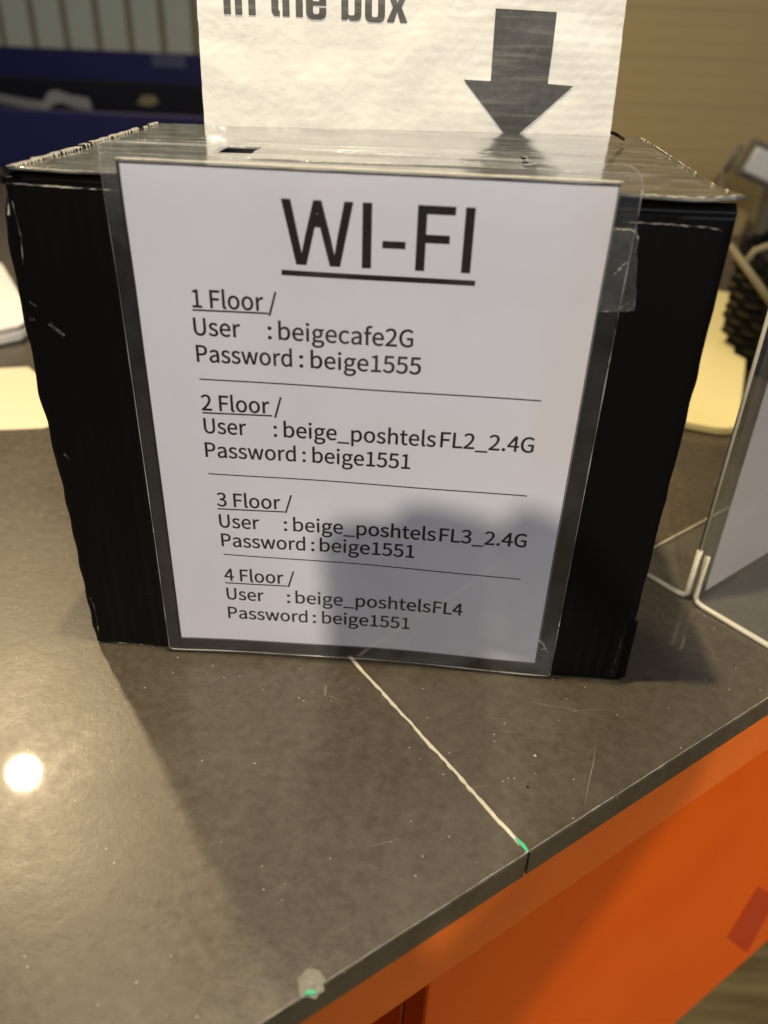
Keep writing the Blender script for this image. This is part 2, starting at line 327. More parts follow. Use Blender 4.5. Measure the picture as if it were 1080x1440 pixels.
# cross-section ring of the body at height z
def section(z, u):
    k = z/ZT; pts = []
    n = 60
    pts.append((XL-bulge(z)*.75, .0020, 3)); 
    for i in range(n+1):
        x = XL+(XR-XL)*i/n; fl = .00022*math.sin(x*2*math.pi/.0066)*(.4+.6*vnoise(x*70, 2)); pts.append((x, bow(x, z)+.0006+fl+.0008*(vnoise(x*25+z*9, 3)-.5), 0))
    e = .0012*(vnoise(z*90, 6)-.3)+.0010
    pts.append((XR+e, .004, 1)); pts.append((XR+e, .030, 1)); pts.append((BR.x+.001, BR.y, 2)); pts.append((BL.x, BL.y, 2)); pts.append((XL-bulge(z)*.8, .035, 3)); pts.append((XL-bulge(z), .012, 3)); pts.append((XL-bulge(z), .005, 3))
    return [(p[0], p[1], z) for p in pts]
NZ = 110; v = []; f = []
for j in range(NZ+1): v += section(.0012+(ZT-.0012)*j/NZ, j)
m_ = len(v)//(NZ+1)
for j in range(NZ):
    for i in range(m_): f.append((j*m_+i, j*m_+(i+1) % m_, (j+1)*m_+(i+1) % m_, (j+1)*m_+i))
f.append(tuple(range(m_))[::-1])
pyd('wall_panels', v, f, M['black'], box, True)
# rounded roll of the lid's front edge, above the cracked fold
v = []; f = []; n = 90; prof = [(0.0006, .2616), (.0012, .2630), (.0006, .2640), (.0016, .2650), (.0032, .2662), (.005, .2676)]
for i in range(n+1):
    x = XL-.003+(XR-XL+.0030)*i/n; w = (vnoise(x*60, 7)-.5)*.0006
    for y, z in prof: v.append((x, y+w, z+(vnoise(x*30, 5)-.5)*.0006))
for i in range(n):
    for k in range(5): a = i*6+k; f.append((a, a+6, a+7, a+1))
pyd('lid_fold', v, f, M['edge_black'], box, True)
# lid sheet with the slot cut out of it
ZL = .2685
FL, FR = Vector((-.0500, -.0008, 0)), Vector((.2616, -.0008, 0))
def lidp(a, b):                                 # a across 0..1, b front to back 0..1
    p = (FL*(1-a)+FR*a)*(1-b) + (BL*(1-a)+BR*a)*b; p = p+Vector((.0016*max(0, 1-a*30)*(1+.8*(vnoise(b*70, 3)-.5)), 0, 0))
    lift = .0022*max(0, (a-.92)/.08)**2*max(0, 1-b*5) - .0011*math.exp(-((a-.80)/.10)**2)*max(0, 1-b*6)*-1 + .0007*math.exp(-((a-.18)/.12)**2)*max(0, 1-b*6)
    return Vector((p.x, p.y, ZL+lift+.0010*(vnoise(a*9+b*3, 1)-.5)*(1-b)+.0006*(vnoise(b*12+a*2, 3)-.5)))
sA, sB, s0, s1 = .228, .735, .40, .52         # slot bounds
us = sorted(set([i/60 for i in range(61)]+[sA, sB])); vs_ = sorted(set([i/30 for i in range(31)]+[s0, s1]))
bm = bmesh.new(); gv = [[bm.verts.new(lidp(a, b)) for a in us] for b in vs_]
for j in range(len(vs_)-1):
    for i in range(len(us)-1):
        am = (us[i]+us[i+1])/2; b_ = (vs_[j]+vs_[j+1])/2
        if sA < am < sB and s0 < b_ < s1: continue
        bm.faces.new((gv[j][i], gv[j][i+1], gv[j+1][i+1], gv[j+1][i]))
r_ = bmesh.ops.extrude_face_region(bm, geom=bm.faces[:])
bmesh.ops.translate(bm, vec=(0, 0, -.0009), verts=[x for x in r_['geom'] if isinstance(x, bmesh.types.BMVert)])
bmesh.ops.recalc_face_normals(bm, faces=bm.faces)
from_bm('lid', bm, M['lid'], box, True)
# clear tape bridging the slot, torn at both ends
v, f = grid(lambda a, b: lidp(sA+.062+(sB-sA-.075)*a + .010*(vnoise(b*5+9*(a > .5), 4)-.5), s0-.10+(s1-s0+.16)*b)+Vector((0, 0, .0006+.0008*vnoise(a*30, 2)*math.sin(math.pi*b))), 80, 10)
pyd('slot_tape', v, f, m_film('milky_tape', .22, .12, 1.5, bumps=.6, scale=50), box, True)
for b, s_ in ((s0-.10, 3), (s1+.05, 8)):
    ribbon([lidp(.06+.86*i/120, b+.015*(vnoise(i*.16, s_)-.5)) + Vector((0, 0, .0005)) for i in range(121)], [.00008+.00022*vnoise(i*.5, s_) for i in range(121)], M['tape'], 'tape_edge', box, 4)
# bare fluted edge of the lid board along its left side, and torn bits at the corners
v = []; f = []; mi = []; n = 136
for i in range(n+1):
    b = i/n*.995; p = (FL*(1-b)+BL*b); w = .0042*(.75+.5*vnoise(b*45, 6)); z = ZL+(.0009 if i % 2 else -.0012)+.0008*(vnoise(i*.9, 2)-.5)
    v += [Vector((p.x-.0012-.0010*vnoise(i*.8, 4), p.y, z-.0006)), Vector((p.x-.0012+w*.5, p.y+.0006*(vnoise(i*1.1, 3)-.5), z)), Vector((p.x-.0012+w, p.y, z+.0002))]
for i in range(n):
    for k in range(2): a = i*3+k; f.append((a, a+1, a+4, a+3)); mi.append(0 if (i % 2 == 0) == (vnoise(i*.37, 8) > .22) else 1)  # pale and black faces paint lit ridges and shaded valleys
o = pyd('fluting', v, f, M['flute'], box); o.data.materials.append(M['edge_black']); tag(o, kind='stuff')
for p, m_i in zip(o.data.polygons, mi): p.material_index = m_i
v, f = grid(lambda a, b: lidp(0, b)+Vector((-.0018+.006*a+.0008*(vnoise(b*60, 4)-.5), 0, -.0039)), 1, 90); pyd('board_liner', v, f, M['edge_black'], box)
# pale cracks along folds
def crack(pts, r0, seed, name='fold_crack'):
    P = []; Rr = []
    for a, b in zip(pts, pts[1:]):
        k = max(2, int((Vector(b)-Vector(a)).length/.0010))
        for i in range(k):
            t = i/k; p = Vector(a).lerp(Vector(b), t); P.append(p+Vector(((random.random()-.5)*.0002, -.0001, (random.random()-.5)*.0004))); Rr.append(max(.00002, r0*(vnoise(len(P)*.33, seed)*1.7-.75)*(.6+.8*vnoise(len(P)*1.7, seed+3))))
    ribbon(P, Rr, M['crease_and_glint'], name, box, 5)
yy = -.0003
crack([(XL+.001, yy, .2625), (XL+.03, yy-.0002, .2618), (.0, yy-.0004, .2616)], .00034, 1)
crack([(.2135, yy, .2590), (.232, yy, .2590), (.247, yy, .2585), (.2545, yy, .2580), (.2575, yy, .2555)], .00030, 2)
crack([(XR+.0015, .001, .266), (XR+.0022, .001, .262), (XR+.0012, .002, .258)], .0007, 9)
crack([(XL-.0015, -.001, .266), (XL-.001, -.0006, .261), (XL+.0005, 0, .257), (XL-.001, 0, .248)], .0010, 4)
crack([(XL+.002, -.0002, .255), (XL+.0028, -.0002, .240), (XL+.0010, -.0002, .226)], .00016, 6)
crack([(XL-.001, .0015, z) for z in (.245, .22, .19, .16, .13)], .00022, 8)
crack([(XL+.0015, -.0005, .036), (XL+.0028, -.0005, .030), (XL+.0030, -.0005, .018), (XL+.002, -.0005, .006)], .00026, 5)
crack([(XL+.010, -.0002, .0022), (XL+.035, -.0002, .0018)], .00024, 3)
crack([(.2555, -.0008, .034), (.2540, -.0010, .003)], .00016, 3)
crack([lidp(1, b)+Vector((.0002, 0, .0001)) for b in (0, .2, .4, .6, .8, 1)], .00040, 5, 'lid_edge_wear')
crack([lidp(a, .012)+Vector((0, 0, .0003)) for a in (.86, .9, .94, .98, .995)], .00050, 2, 'lid_edge_wear')
# loose turned-up corner of card, lower right
v, f = grid(lambda a, b: Vector((.2580+.0042*a, .0002-.0016*a*(1-b*.6), .003+.042*b+.002*a)), 4, 12); pyd('loose_flap', v, f, M['edge_black'], box, True)
# rubbed marks on the left of the front
for (u0, v0, L_, W_, an) in ((76, 460, .0040, .0011, -.9), (86, 468, .0036, .0012, -.8), (47, 428, .003, .0007, -.6), (46, 449, .0010, .0007, 0), (94, 641, .0024, .0007, -1.0)):
    p = ony(u0, v0); bm = bmesh.new()
    for i in range(22):
        cx_ = (random.random()-.5)*L_; cz_ = (random.random()-.5)*W_*1.7; l_ = .0003+random.random()*.0007; w_ = .00006+random.random()*.00016
        ca, sa = math.cos(an), math.sin(an); yv = bow(p.x, p.z)-.0004
        vs = [bm.verts.new((p.x+(cx_+a_)*ca-(cz_+b_)*sa, yv, p.z+(cx_+a_)*sa+(cz_+b_)*ca)) for a_, b_ in ((-l_, -w_), (l_, -w_*.4), (l_, w_), (-l_, w_*.6))]; bm.faces.new(vs)
    from_bm('scuff', bm, mat('scuff_grey', (.16, .165, .165), .6) if 'scuff_grey' not in bpy.data.materials else bpy.data.materials['scuff_grey'], box)
# thin black wire end behind the lid
ribbon([onz(860, 186, .277), onz(868, 190, .275), onz(877, 196, .271)], .0009, M['edge_black'], 'wire_end', box)

# ------------------------------------------------------------------ glyphs
GL = json.loads(r'''{" ":[78,[]],"-":[121,[[16,86,106,86,106,110,16,110]]],".":[97,[[49,-5,56,-3,62,0,67,5,71,12,72,20,71,28,67,35,62,40,56,43,49,44,41,43,35,40,30,35,27,28,26,20,27,12,30,5,35,0,41,-3]]],"/":[137,[[4,-63,27,-63,132,278,109,278]]],"1":[194,[[31,0,172,0,172,27,120,27,120,257,96,257,87,252,77,248,67,244,55,241,42,238,42,218,88,218,88,27,31,27]]],"2":[194,[[15,0,177,0,177,28,106,28,64,25,97,59,125,92,146,124,160,155,165,186,161,211,151,232,136,248,115,258,90,261,71,259,55,255,40,247,27,236,14,224,33,206,42,215,51,223,62,230,74,234,86,235,103,233,116,226,126,215,131,201,133,185,129,157,115,127,92,95,59,59,15,19]]],"3":[194,[[92,-5,118,-1,141,8,159,23,171,43,175,69,172,88,164,105,153,118,138,128,120,134,120,136,136,143,148,152,158,165,164,180,166,197,162,219,152,237,136,250,116,258,91,261,74,260,59,256,45,249,32,241,20,231,37,210,46,219,56,226,67,231,78,234,90,235,105,233,117,228,126,220,131,208,133,195,131,179,124,165,110,155,90,148,62,146,62,121,93,119,116,112,131,101,140,87,142,70,140,53,133,40,122,30,107,24,90,22,74,24,59,28,47,34,36,42,27,51,10,31,21,20,35,10,51,3,70,-3]]],"4":[194,[[119,0,149,0,149,71,183,71,183,96,149,96,149,257,114,257,7,92,7,71,119,71],[119,96,40,96,99,184,119,222,121,222,119,175]]],"5":[194,[[92,-5,117,-1,140,10,159,28,171,53,176,83,172,114,161,137,144,153,123,162,98,165,90,165,82,164,74,161,67,159,60,155,67,229,163,229,163,257,39,257,30,137,47,126,56,131,64,136,72,139,80,140,90,141,108,139,123,131,134,119,141,103,143,83,140,62,133,45,121,33,106,25,89,22,72,24,58,28,45,34,35,42,26,50,9,29,21,19,34,10,50,2,69,-3]]],":":[97,[[49,137,56,138,62,141,67,146,71,153,72,161,71,169,67,176,62,181,56,184,49,186,41,184,35,181,30,176,27,169,26,161,27,153,30,146,35,141,41,138],[49,-5,56,-3,62,0,67,5,71,12,72,20,71,28,67,35,62,40,56,43,49,44,41,43,35,40,30,35,27,28,26,20,27,12,30,5,35,0,41,-3]]],"F":[193,[[35,0,68,0,68,115,166,115,166,143,68,143,68,229,183,229,183,257,35,257]]],"G":[241,[[136,-5,156,-3,174,1,190,7,204,16,215,25,215,133,131,133,131,106,186,106,186,39,179,34,170,29,161,26,150,24,139,24,109,29,85,42,68,64,57,93,54,129,57,165,69,193,87,215,110,228,139,233,153,232,166,228,177,223,186,216,194,209,212,230,202,239,190,247,175,255,158,259,138,261,100,255,67,238,42,211,26,174,20,128,26,82,42,45,66,18,98,1]]],"I":[103,[[35,0,68,0,68,257,35,257]]],"L":[190,[[35,0,180,0,180,28,68,28,68,257,35,257]]],"P":[222,[[35,0,68,0,68,102,110,102,141,105,168,114,187,130,200,152,204,181,200,211,187,232,167,246,141,254,109,257,35,257],[68,129,68,230,104,230,129,229,148,224,161,215,170,201,172,181,170,162,162,147,149,137,130,130,106,129]]],"U":[252,[[126,-5,156,-1,181,11,201,31,214,63,218,106,218,257,187,257,187,105,184,73,176,50,163,35,146,26,126,24,107,26,91,35,78,50,70,73,67,105,67,257,34,257,34,106,39,63,52,31,71,11,97,-1]]],"W":[307,[[63,0,102,0,140,155,153,213,154,213,167,155,206,0,245,0,298,257,267,257,239,117,225,34,223,34,205,117,169,257,140,257,104,117,86,34,85,34,69,117,42,257,9,257]]],"_":[196,[[5,-49,191,-49,191,-28,5,-28]]],"a":[197,[[76,-5,90,-3,103,1,116,7,128,14,139,23,140,23,143,0,169,0,169,117,167,143,159,165,147,181,128,191,103,195,85,194,69,190,54,184,40,177,29,170,41,148,51,154,61,160,73,164,85,167,98,168,114,166,125,159,132,148,136,135,137,120,94,114,61,103,38,90,25,72,21,49,23,31,31,16,43,5,58,-2],[85,21,74,22,65,26,58,31,53,40,51,51,54,65,63,77,79,86,104,94,137,99,137,46,126,37,116,30,106,25,96,22]]],"b":[216,[[116,-5,141,0,164,13,182,34,194,62,199,98,195,131,186,158,171,178,150,191,123,195,110,194,98,190,86,184,74,177,63,168,64,202,64,279,32,279,32,0,58,0,61,20,62,20,72,11,83,5,94,0,105,-3],[111,22,103,23,94,25,84,29,74,34,64,42,64,142,75,151,85,159,95,164,105,167,115,168,134,165,148,155,158,141,164,121,165,98,163,72,155,51,143,35,128,26]]],"c":[179,[[107,-5,121,-3,134,0,146,5,158,11,169,19,155,41,147,35,139,30,130,26,120,23,110,22,90,25,74,35,62,50,54,71,51,95,54,119,62,140,75,155,91,165,111,168,120,167,128,165,135,162,142,157,149,152,165,173,156,180,147,186,136,191,124,194,110,195,81,191,56,178,36,158,23,130,18,95,23,60,35,33,54,12,79,0]]],"d":[217,[[97,-5,110,-3,123,1,135,7,145,14,155,22,156,22,159,0,185,0,185,279,153,279,153,206,154,173,145,181,135,187,125,191,113,194,101,195,76,191,53,178,35,157,23,129,19,95,22,60,32,33,49,12,71,0],[104,22,86,26,71,35,60,50,54,70,51,95,54,119,62,140,74,155,89,165,106,168,116,167,125,165,134,161,143,156,153,148,153,48,143,39,134,32,124,26,114,23]]],"e":[194,[[109,-5,124,-4,137,-1,150,3,161,9,172,15,160,36,152,31,143,27,133,24,123,22,113,21,93,24,76,33,62,47,54,65,50,88,178,88,179,106,176,136,167,161,151,179,130,191,103,195,78,191,55,178,36,157,23,129,18,95,23,60,36,33,55,12,80,0],[49,110,54,131,62,147,74,160,88,167,104,169,120,167,133,160,143,148,149,131,151,110]]],"f":[114,[[12,164,37,164,37,0,69,0,69,164,110,164,110,190,69,190,69,220,70,234,74,244,79,252,86,256,96,258,118,252,125,277,119,279,113,281,107,282,100,283,93,283,73,280,57,272,46,259,40,242,37,221,37,190,12,188]]],"g":[197,[[96,-88,129,-84,156,-75,176,-60,188,-42,193,-22,190,-5,182,8,169,17,150,22,126,23,89,23,76,24,66,27,60,32,57,37,56,44,56,50,58,55,61,59,64,63,68,67,73,65,79,63,85,61,90,61,96,60,118,63,137,72,152,86,162,104,166,126,165,136,163,145,160,153,155,160,150,166,189,166,189,190,123,190,96,195,74,192,54,183,39,169,29,150,25,127,26,114,30,102,36,92,42,83,50,76,50,75,44,70,38,64,33,56,30,48,29,39,30,31,32,23,36,17,40,12,46,8,46,6,36,-1,28,-9,23,-18,19,-27,18,-37,22,-55,32,-69,49,-79,70,-85],[96,82,83,84,72,90,64,99,58,112,56,127,58,142,63,155,72,164,83,170,96,172,109,170,120,164,129,155,135,142,137,127,134,112,129,99,120,90,109,84],[101,-65,82,-64,67,-60,55,-53,48,-43,46,-32,47,-26,49,-19,52,-12,58,-6,65,0,90,-3,123,-3,136,-4,147,-6,155,-11,159,-18,161,-27,158,-38,150,-49,138,-58,121,-63]]],"h":[213,[[32,0,64,0,64,138,75,148,85,157,95,162,105,166,116,167,130,165,140,159,147,150,151,135,152,116,152,0,184,0,184,120,182,147,175,168,164,183,147,192,126,195,111,193,98,189,85,182,74,173,63,163,64,202,64,279,32,279]]],"i":[96,[[32,0,64,0,64,190,32,190],[48,229,55,230,61,233,66,238,69,244,70,251,69,258,66,263,61,268,55,270,48,271,41,270,35,268,31,263,28,258,27,251,28,244,31,238,35,233,41,230]]],"l":[99,[[66,-5,84,-2,80,23,73,22,70,23,68,24,66,27,65,31,64,36,64,279,32,279,32,38,33,23,37,11,44,3,53,-3]]],"n":[214,[[32,0,64,0,64,138,75,148,85,157,95,162,105,166,116,167,130,165,140,159,147,150,151,135,152,116,152,0,184,0,184,120,182,147,175,168,164,183,147,192,126,195,111,193,98,189,85,182,73,173,62,162,62,162,58,190,32,190]]],"o":[212,[[106,-5,133,0,157,12,176,33,189,60,194,95,189,130,176,158,157,178,133,191,106,195,79,191,55,178,36,158,23,130,18,95,23,60,36,33,55,12,79,0],[106,22,88,25,73,35,61,50,54,71,51,95,54,119,61,140,73,155,88,165,106,168,124,165,140,155,151,140,159,119,161,95,159,71,151,50,140,35,124,25]]],"p":[217,[[32,-80,64,-80,64,-16,63,18,74,10,84,4,95,-1,105,-4,116,-5,141,0,164,13,182,34,194,62,199,98,195,131,186,158,171,178,150,191,123,195,110,194,97,190,85,184,73,176,62,168,62,168,58,190,32,190],[111,22,103,23,94,25,84,29,74,34,64,42,64,142,75,151,86,159,96,164,105,167,115,168,134,165,148,155,158,141,164,121,165,98,163,72,155,51,143,35,128,26]]],"r":[136,[[32,0,64,0,64,122,73,139,82,152,92,160,102,165,112,166,131,163,137,191,116,195,104,193,92,188,81,180,71,169,62,155,62,155,58,190,32,190]]],"s":[164,[[82,-5,106,-2,126,6,140,19,148,34,151,52,148,71,139,85,125,95,110,103,93,110,81,114,69,120,60,126,54,133,52,143,54,151,58,159,65,165,75,169,88,170,97,169,106,167,115,163,123,159,131,153,146,173,137,180,126,186,114,191,101,194,87,195,64,192,46,185,33,173,25,158,22,141,25,124,34,111,46,100,61,92,77,86,90,81,101,76,111,69,118,60,120,50,119,41,115,32,107,26,97,22,83,20,70,21,58,24,47,29,37,35,27,43,11,22,23,13,36,6,51,0,66,-3]]],"t":[132,[[92,-5,99,-4,106,-3,113,-2,120,0,127,2,121,27,99,21,88,23,79,28,74,35,71,45,70,58,70,164,121,164,121,190,70,190,70,244,43,244,40,190,9,188,9,164,38,164,38,59,40,38,45,20,55,7,71,-2]]],"w":[281,[[62,0,99,0,126,102,139,157,141,157,154,103,181,0,220,0,272,190,241,190,213,80,202,27,200,27,187,80,157,190,126,190,96,80,83,27,82,27,70,80,42,190,9,190]]],"x":[174,[[5,0,39,0,64,44,84,78,85,78,106,44,134,0,169,0,106,96,164,190,131,190,107,148,91,117,89,117,70,148,45,190,10,190,68,99]]]}''')
def grow(pts, d):                               # move a closed outline outward (holes run the other way round)
    P = [p for i, p in enumerate(pts) if (Vector(p)-Vector(pts[i-1])).length > 1e-9]; out = []
    for i, p in enumerate(P):
        a, b, c = Vector(P[i-1]), Vector(p), Vector(P[(i+1) % len(P)]); u = (b-a).normalized(); w = (c-b).normalized()
        n1, n2 = Vector((u.y, -u.x)), Vector((w.y, -w.x)); m = n1+n2; m = m.normalized() if m.length > 1e-6 else n1
        out.append(b+m*min(d*1.6, d/max(.3, m.dot(n1))))
    return out
def put_text(name, s, x0, x1, z0, cap, fn, mt, parent, bold=0):
    """glyph outlines laid out from x0 to x1, letters cap high; fn(x, z) gives the point on the sheet"""
    k = cap/257.; w = sum(GL[c][0] for c in s)
    first = min(p for sp in GL[s[0]][1] for p in sp[::2]); last = GL[s[-1]][0]-max(p for sp in GL[s[-1]][1] for p in sp[::2])
    kx = (x1-x0)/(w-first-last); cu = bpy.data.curves.new(name, 'CURVE'); cu.dimensions = '2D'; cu.fill_mode = 'FRONT'; pen = -first
    for c in s:
        for sp in GL[c][1]:
            n = len(sp)//2; L = grow([((pen+sp[2*i])*kx*100, sp[2*i+1]*k*100) for i in range(n)], bold*100); q = cu.splines.new('POLY'); q.points.add(len(L)-1); q.use_cyclic_u = True
            for i, pt_ in enumerate(L): q.points[i].co = (pt_[0], pt_[1], 0, 1)
        pen += GL[c][0]
    t = bpy.data.objects.new(name, cu); COL.objects.link(t); me = bpy.data.meshes.new_from_object(t); bpy.data.objects.remove(t); bpy.data.curves.remove(cu)
    for vv in me.vertices: vv.co = fn(x0+vv.co.x/100, z0+vv.co.y/100)
    me.materials.clear(); return link(name, me, mt, parent)
def put_rule(name, x0, z0, x1, z1, h, fn, mt, parent, n=24):
    v = []
    for i in range(n+1):
        t = i/n; x = x0+(x1-x0)*t; z = z0+(z1-z0)*t; v += [fn(x, z-h/2), fn(x, z+h/2)]
    return pyd(name, v, [(2*i, 2*i+2, 2*i+3, 2*i+1) for i in range(n)], mt, parent)

# ------------------------------------------------------------------ laminated sign
sign = tag(empty('laminated_sign'), 'laminated white paper sign with black WI-FI heading taped to the front of the black box', 'sign')
SH, SZ, SW = .2636, .0106, .21
def sy(x, z, off=0):
    t = max(0, min(1, x/SW)); y = .0032*math.sin(math.pi*t)*max(0, 1-z/.20) - .0016 - .0016*min(1, max(0, (z-.22)/.04)) + .0003*math.sin(x*60+z*22) 
    if z > .272: y += (z-.272)*.12
    return Vector((x, y-off, z))
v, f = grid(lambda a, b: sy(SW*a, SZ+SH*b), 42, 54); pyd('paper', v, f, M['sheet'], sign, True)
fn = lambda x, z: sy(x, z, .00018)
# dark hairline round the sheet
bw = .0006
for x0, x1, z0, z1, nm in ((0, SW, SZ+SH-.0005, SZ+SH-.0005, 't'), (0, SW, SZ+.0005, SZ+.0005, 'b')): put_rule('border_line', x0, z0, x1, z1, bw*(1.4 if nm == 't' else .8), fn, M['ink'], sign, 40)
for x in (.0004, SW-.0004): pyd('border_line', [fn(x+s_*bw*(1.1 if x < .1 else .4), SZ+SH*i/50) for i in range(51) for s_ in (-1, 1)], [(2*i, 2*i+1, 2*i+3, 2*i+2) for i in range(50)], M['ink'], sign)
def X(u, v): return ony(u, v).x
def Z(u, v): return ony(u, v).z
def T(s, ua, ub, va, vb, cap=.0083, z=None, bold=.00014):
    return put_text('lettering', s, X(ua, va), X(ub, vb), Z(ua, va) if z is None else z, cap, fn, M['ink'], sign, bold)
T('WI-FI', 398, 668, 277, 291, .0272, .2348, .00030)
put_rule('underline', X(397, 381), .2306, X(668, 397), .2302, .0024, fn, M['ink'], sign)
rows = [ # (heading, y) and each row's px extents
 ('1', (273, 390), .2123, (272, 378), .2110, [('User', 275, 339), (':', 378, 383), ('beigecafe2G', 393, 581)], .1990, (470, 484), [('Password', 279, 411), (':', 422, 427), ('beige1555', 438, 592)], .1858, (508, 521)),
 ('2', (286, 397), .1604, (286, 383), .1590, [('User', 289, 347), (':', 386, 390), ('beige_poshtels', 400, 613), ('FL2_2.4G', 619, 750)], .1478, (607, 636), [('Password', 291, 416), (':', 426, 430), ('beige1551', 440, 577)], .1342, (642, 655)),
 ('3', (307, 411), .1047, (307, 400), .1030, [('User', 310, 365), (':', 400, 404), ('beige_poshtels', 413, 613), ('FL3_2.4G', 618, 740)], .0912, (740, 768), [('Password', 313, 429), (':', 438, 442), ('beige1551', 450, 583)], .0788, (768, 781)),
 ('4', (317, 414), .0551, (317, 404), .0534, [('User', 320, 371), (':', 404, 408), ('beige_poshtels', 416, 606), ('FL4', 609, 650)], .0416, (842, 865), [('Password', 322, 432), (':', 440, 444), ('beige1551', 453, 576)], .0277, (869, 885))]
vy = {'1': 433, '2': 578, '3': 713, '4': 818}
for k, h, hz, ul, ulz, r1, z1, y1, r2, z2, y2 in rows:
    y = vy[k]; put_text('lettering', k+' Floor /', X(h[0], y), X(h[1], y), hz, .0083, fn, M['ink'], sign, .00014)
    put_rule('underline', X(ul[0], y), ulz, X(ul[1], y), ulz+.0002, .0008, fn, M['ink'], sign, 10)
    for row, zz, yy_ in ((r1, z1, y1), (r2, z2, y2)):
        for s_, ua, ub in row:
            t0 = (ua-row[0][1])/(row[-1][2]-row[0][1]); yv = yy_[0]+(yy_[1]-yy_[0])*t0
            put_text('lettering', s_, X(ua, yv), X(ub, yv), zz, .0083, fn, M['ink'], sign, .00014)
for a, b in (((282, 531), (761, 562)), ((294, 664), (741, 696)), ((315, 778), (732, 813))):
    put_rule('ruled_line', X(*a), Z(*a), X(*b), Z(*b), .00065, fn, M['ink'], sign, 30)
# the clear pouch round the paper
LX0, LX1, LZ0, LZ1 = -.0068, .2190, .0024, .2815
def pouch():
    bm = bmesh.new(); rad = .009; out = []
    for cx_, cz_, a0 in ((LX1-rad, LZ1-rad, 0), (LX0+.003, LZ1-.003, 90), (LX0+.002, LZ0+.002, 180), (LX1-.002, LZ0+.002, 270)):
        rr = rad if a0 == 0 else .003 if a0 == 90 else .002
        for i in range(9): a = R(a0+i*90/8); out.append((cx_+rr*math.cos(a), cz_+rr*math.sin(a)))
    vs = [bm.verts.new((x, 0, z)) for x, z in out]; bm.faces.new(vs)
    for x in [LX0+(LX1-LX0)*i/26 for i in range(1, 26)]: bmesh.ops.bisect_plane(bm, geom=bm.verts[:]+bm.edges[:]+bm.faces[:], plane_co=(x, 0, 0), plane_no=(1, 0, 0))
    for z in [LZ0+(LZ1-LZ0)*i/36 for i in range(1, 36)]: bmesh.ops.bisect_plane(bm, geom=bm.verts[:]+bm.edges[:]+bm.faces[:], plane_co=(0, 0, z), plane_no=(0, 0, 1))
    for vv in bm.verts:
        vv.co = sy(vv.co.x, vv.co.z, .0005+.0004*(vnoise(vv.co.x*40+vv.co.z*13, 3)-.5))
    return bm, out
def dense(out):
    P = []
    for a, b in zip(out, out[1:]+out[:1]):
        k = max(1, int(math.hypot(b[0]-a[0], b[1]-a[1])/.003))
        P += [sy(a[0]+(b[0]-a[0])*i/k, a[1]+(b[1]-a[1])*i/k, .0007) for i in range(k)]
    return P+[P[0]]
bm, out = pouch(); from_bm('laminate_pouch', bm, M['laminate'], sign, True)
# back film of the pouch, milky where it shows round the paper
v, f = grid(lambda a, b: sy(LX0+.0004+(LX1-LX0-.0008)*a, LZ0+.0004+(LZ1-LZ0-.004)*b, -.0002), 30, 40)
f = [q for q in f if not all(0.002 < v[i].x < SW-.002 and SZ+.002 < v[i].z < SZ+SH-.002 for i in q)]
pyd('laminate_margin', v, f, m_film('milky_margin', .018, .16, 1.2, (.97, .96, .93), .7, 60, .10), sign, True)
ribbon(dense(out), [.00006+.00030*vnoise(i*.23, 4)**1.5 for i in range(len(dense(out)))], M['film_edge'], 'pouch_edge', sign, 4)
ribbon([sy(.0+SW*1.004*i/60, SZ+SH+.0009, .0006+.0002*math.sin(i)) for i in range(61)], [.0004+.0002*vnoise(i*.3, 4) for i in range(61)], M['crease_and_glint'], 'pouch_ridge', sign, 5)
# wrinkled tape holding the right edge
def tapef(a, b):
    p = ony(858, 318).lerp(ony(893, 316), a).lerp(ony(838, 434).lerp(ony(890, 434), a), b)
    w = .0010*vnoise(a*6+b*4, 2)+.0009*vnoise(b*9-a*5, 5)
    q = sy(p.x+.0006*(vnoise(b*16, 3)-.5)*a, p.z, .0010+w*(.3+a)); return q
v, f = grid(tapef, 14, 26); pyd('tape_strip', v, f, m_film('crinkled_tape', .06, .12, 1.6, bumps=1, scale=90), sign, True)
def tline(pts, r0, sd):
    P = []
    for a, b in zip(pts, pts[1:]):
        for i in range(14): P.append(tapef(a[0]+(b[0]-a[0])*i/14, a[1]+(b[1]-a[1])*i/14)+Vector((0, -.0003, 0)))
    ribbon(P, [max(.00002, .7*r0*(2.4*vnoise(i*.6, sd)-1.0)) for i in range(len(P))], M['crease_and_glint'], 'wrinkle_glint', sign, 4)  # pale lines paint the highlights on the tape's edges and wrinkles
tline([(.0, .0), (.8, .02), (1, .07), (1, .2)], .00032, 2); tline([(1, .2), (1, .95), (.75, 1)], .00020, 5); tline([(.75, 1), (0, 1)], .00012, 4); tline([(.3, .55), (.6, .42), (1, .34)], .00034, 7); tline([(.5, .99), (.95, .85)], .0002, 3)
# small crumpled corner at lower right and creases at the upper left
for pts in (((757, 897), (766, 904), (761, 912)), ((763, 903), (770, 915)), ((757, 910), (768, 909))):
    ribbon([sy(ony(*p).x, ony(*p).z, .0008) for p in pts], .00022, M['crease_and_glint'], 'film_nick', sign, 4)

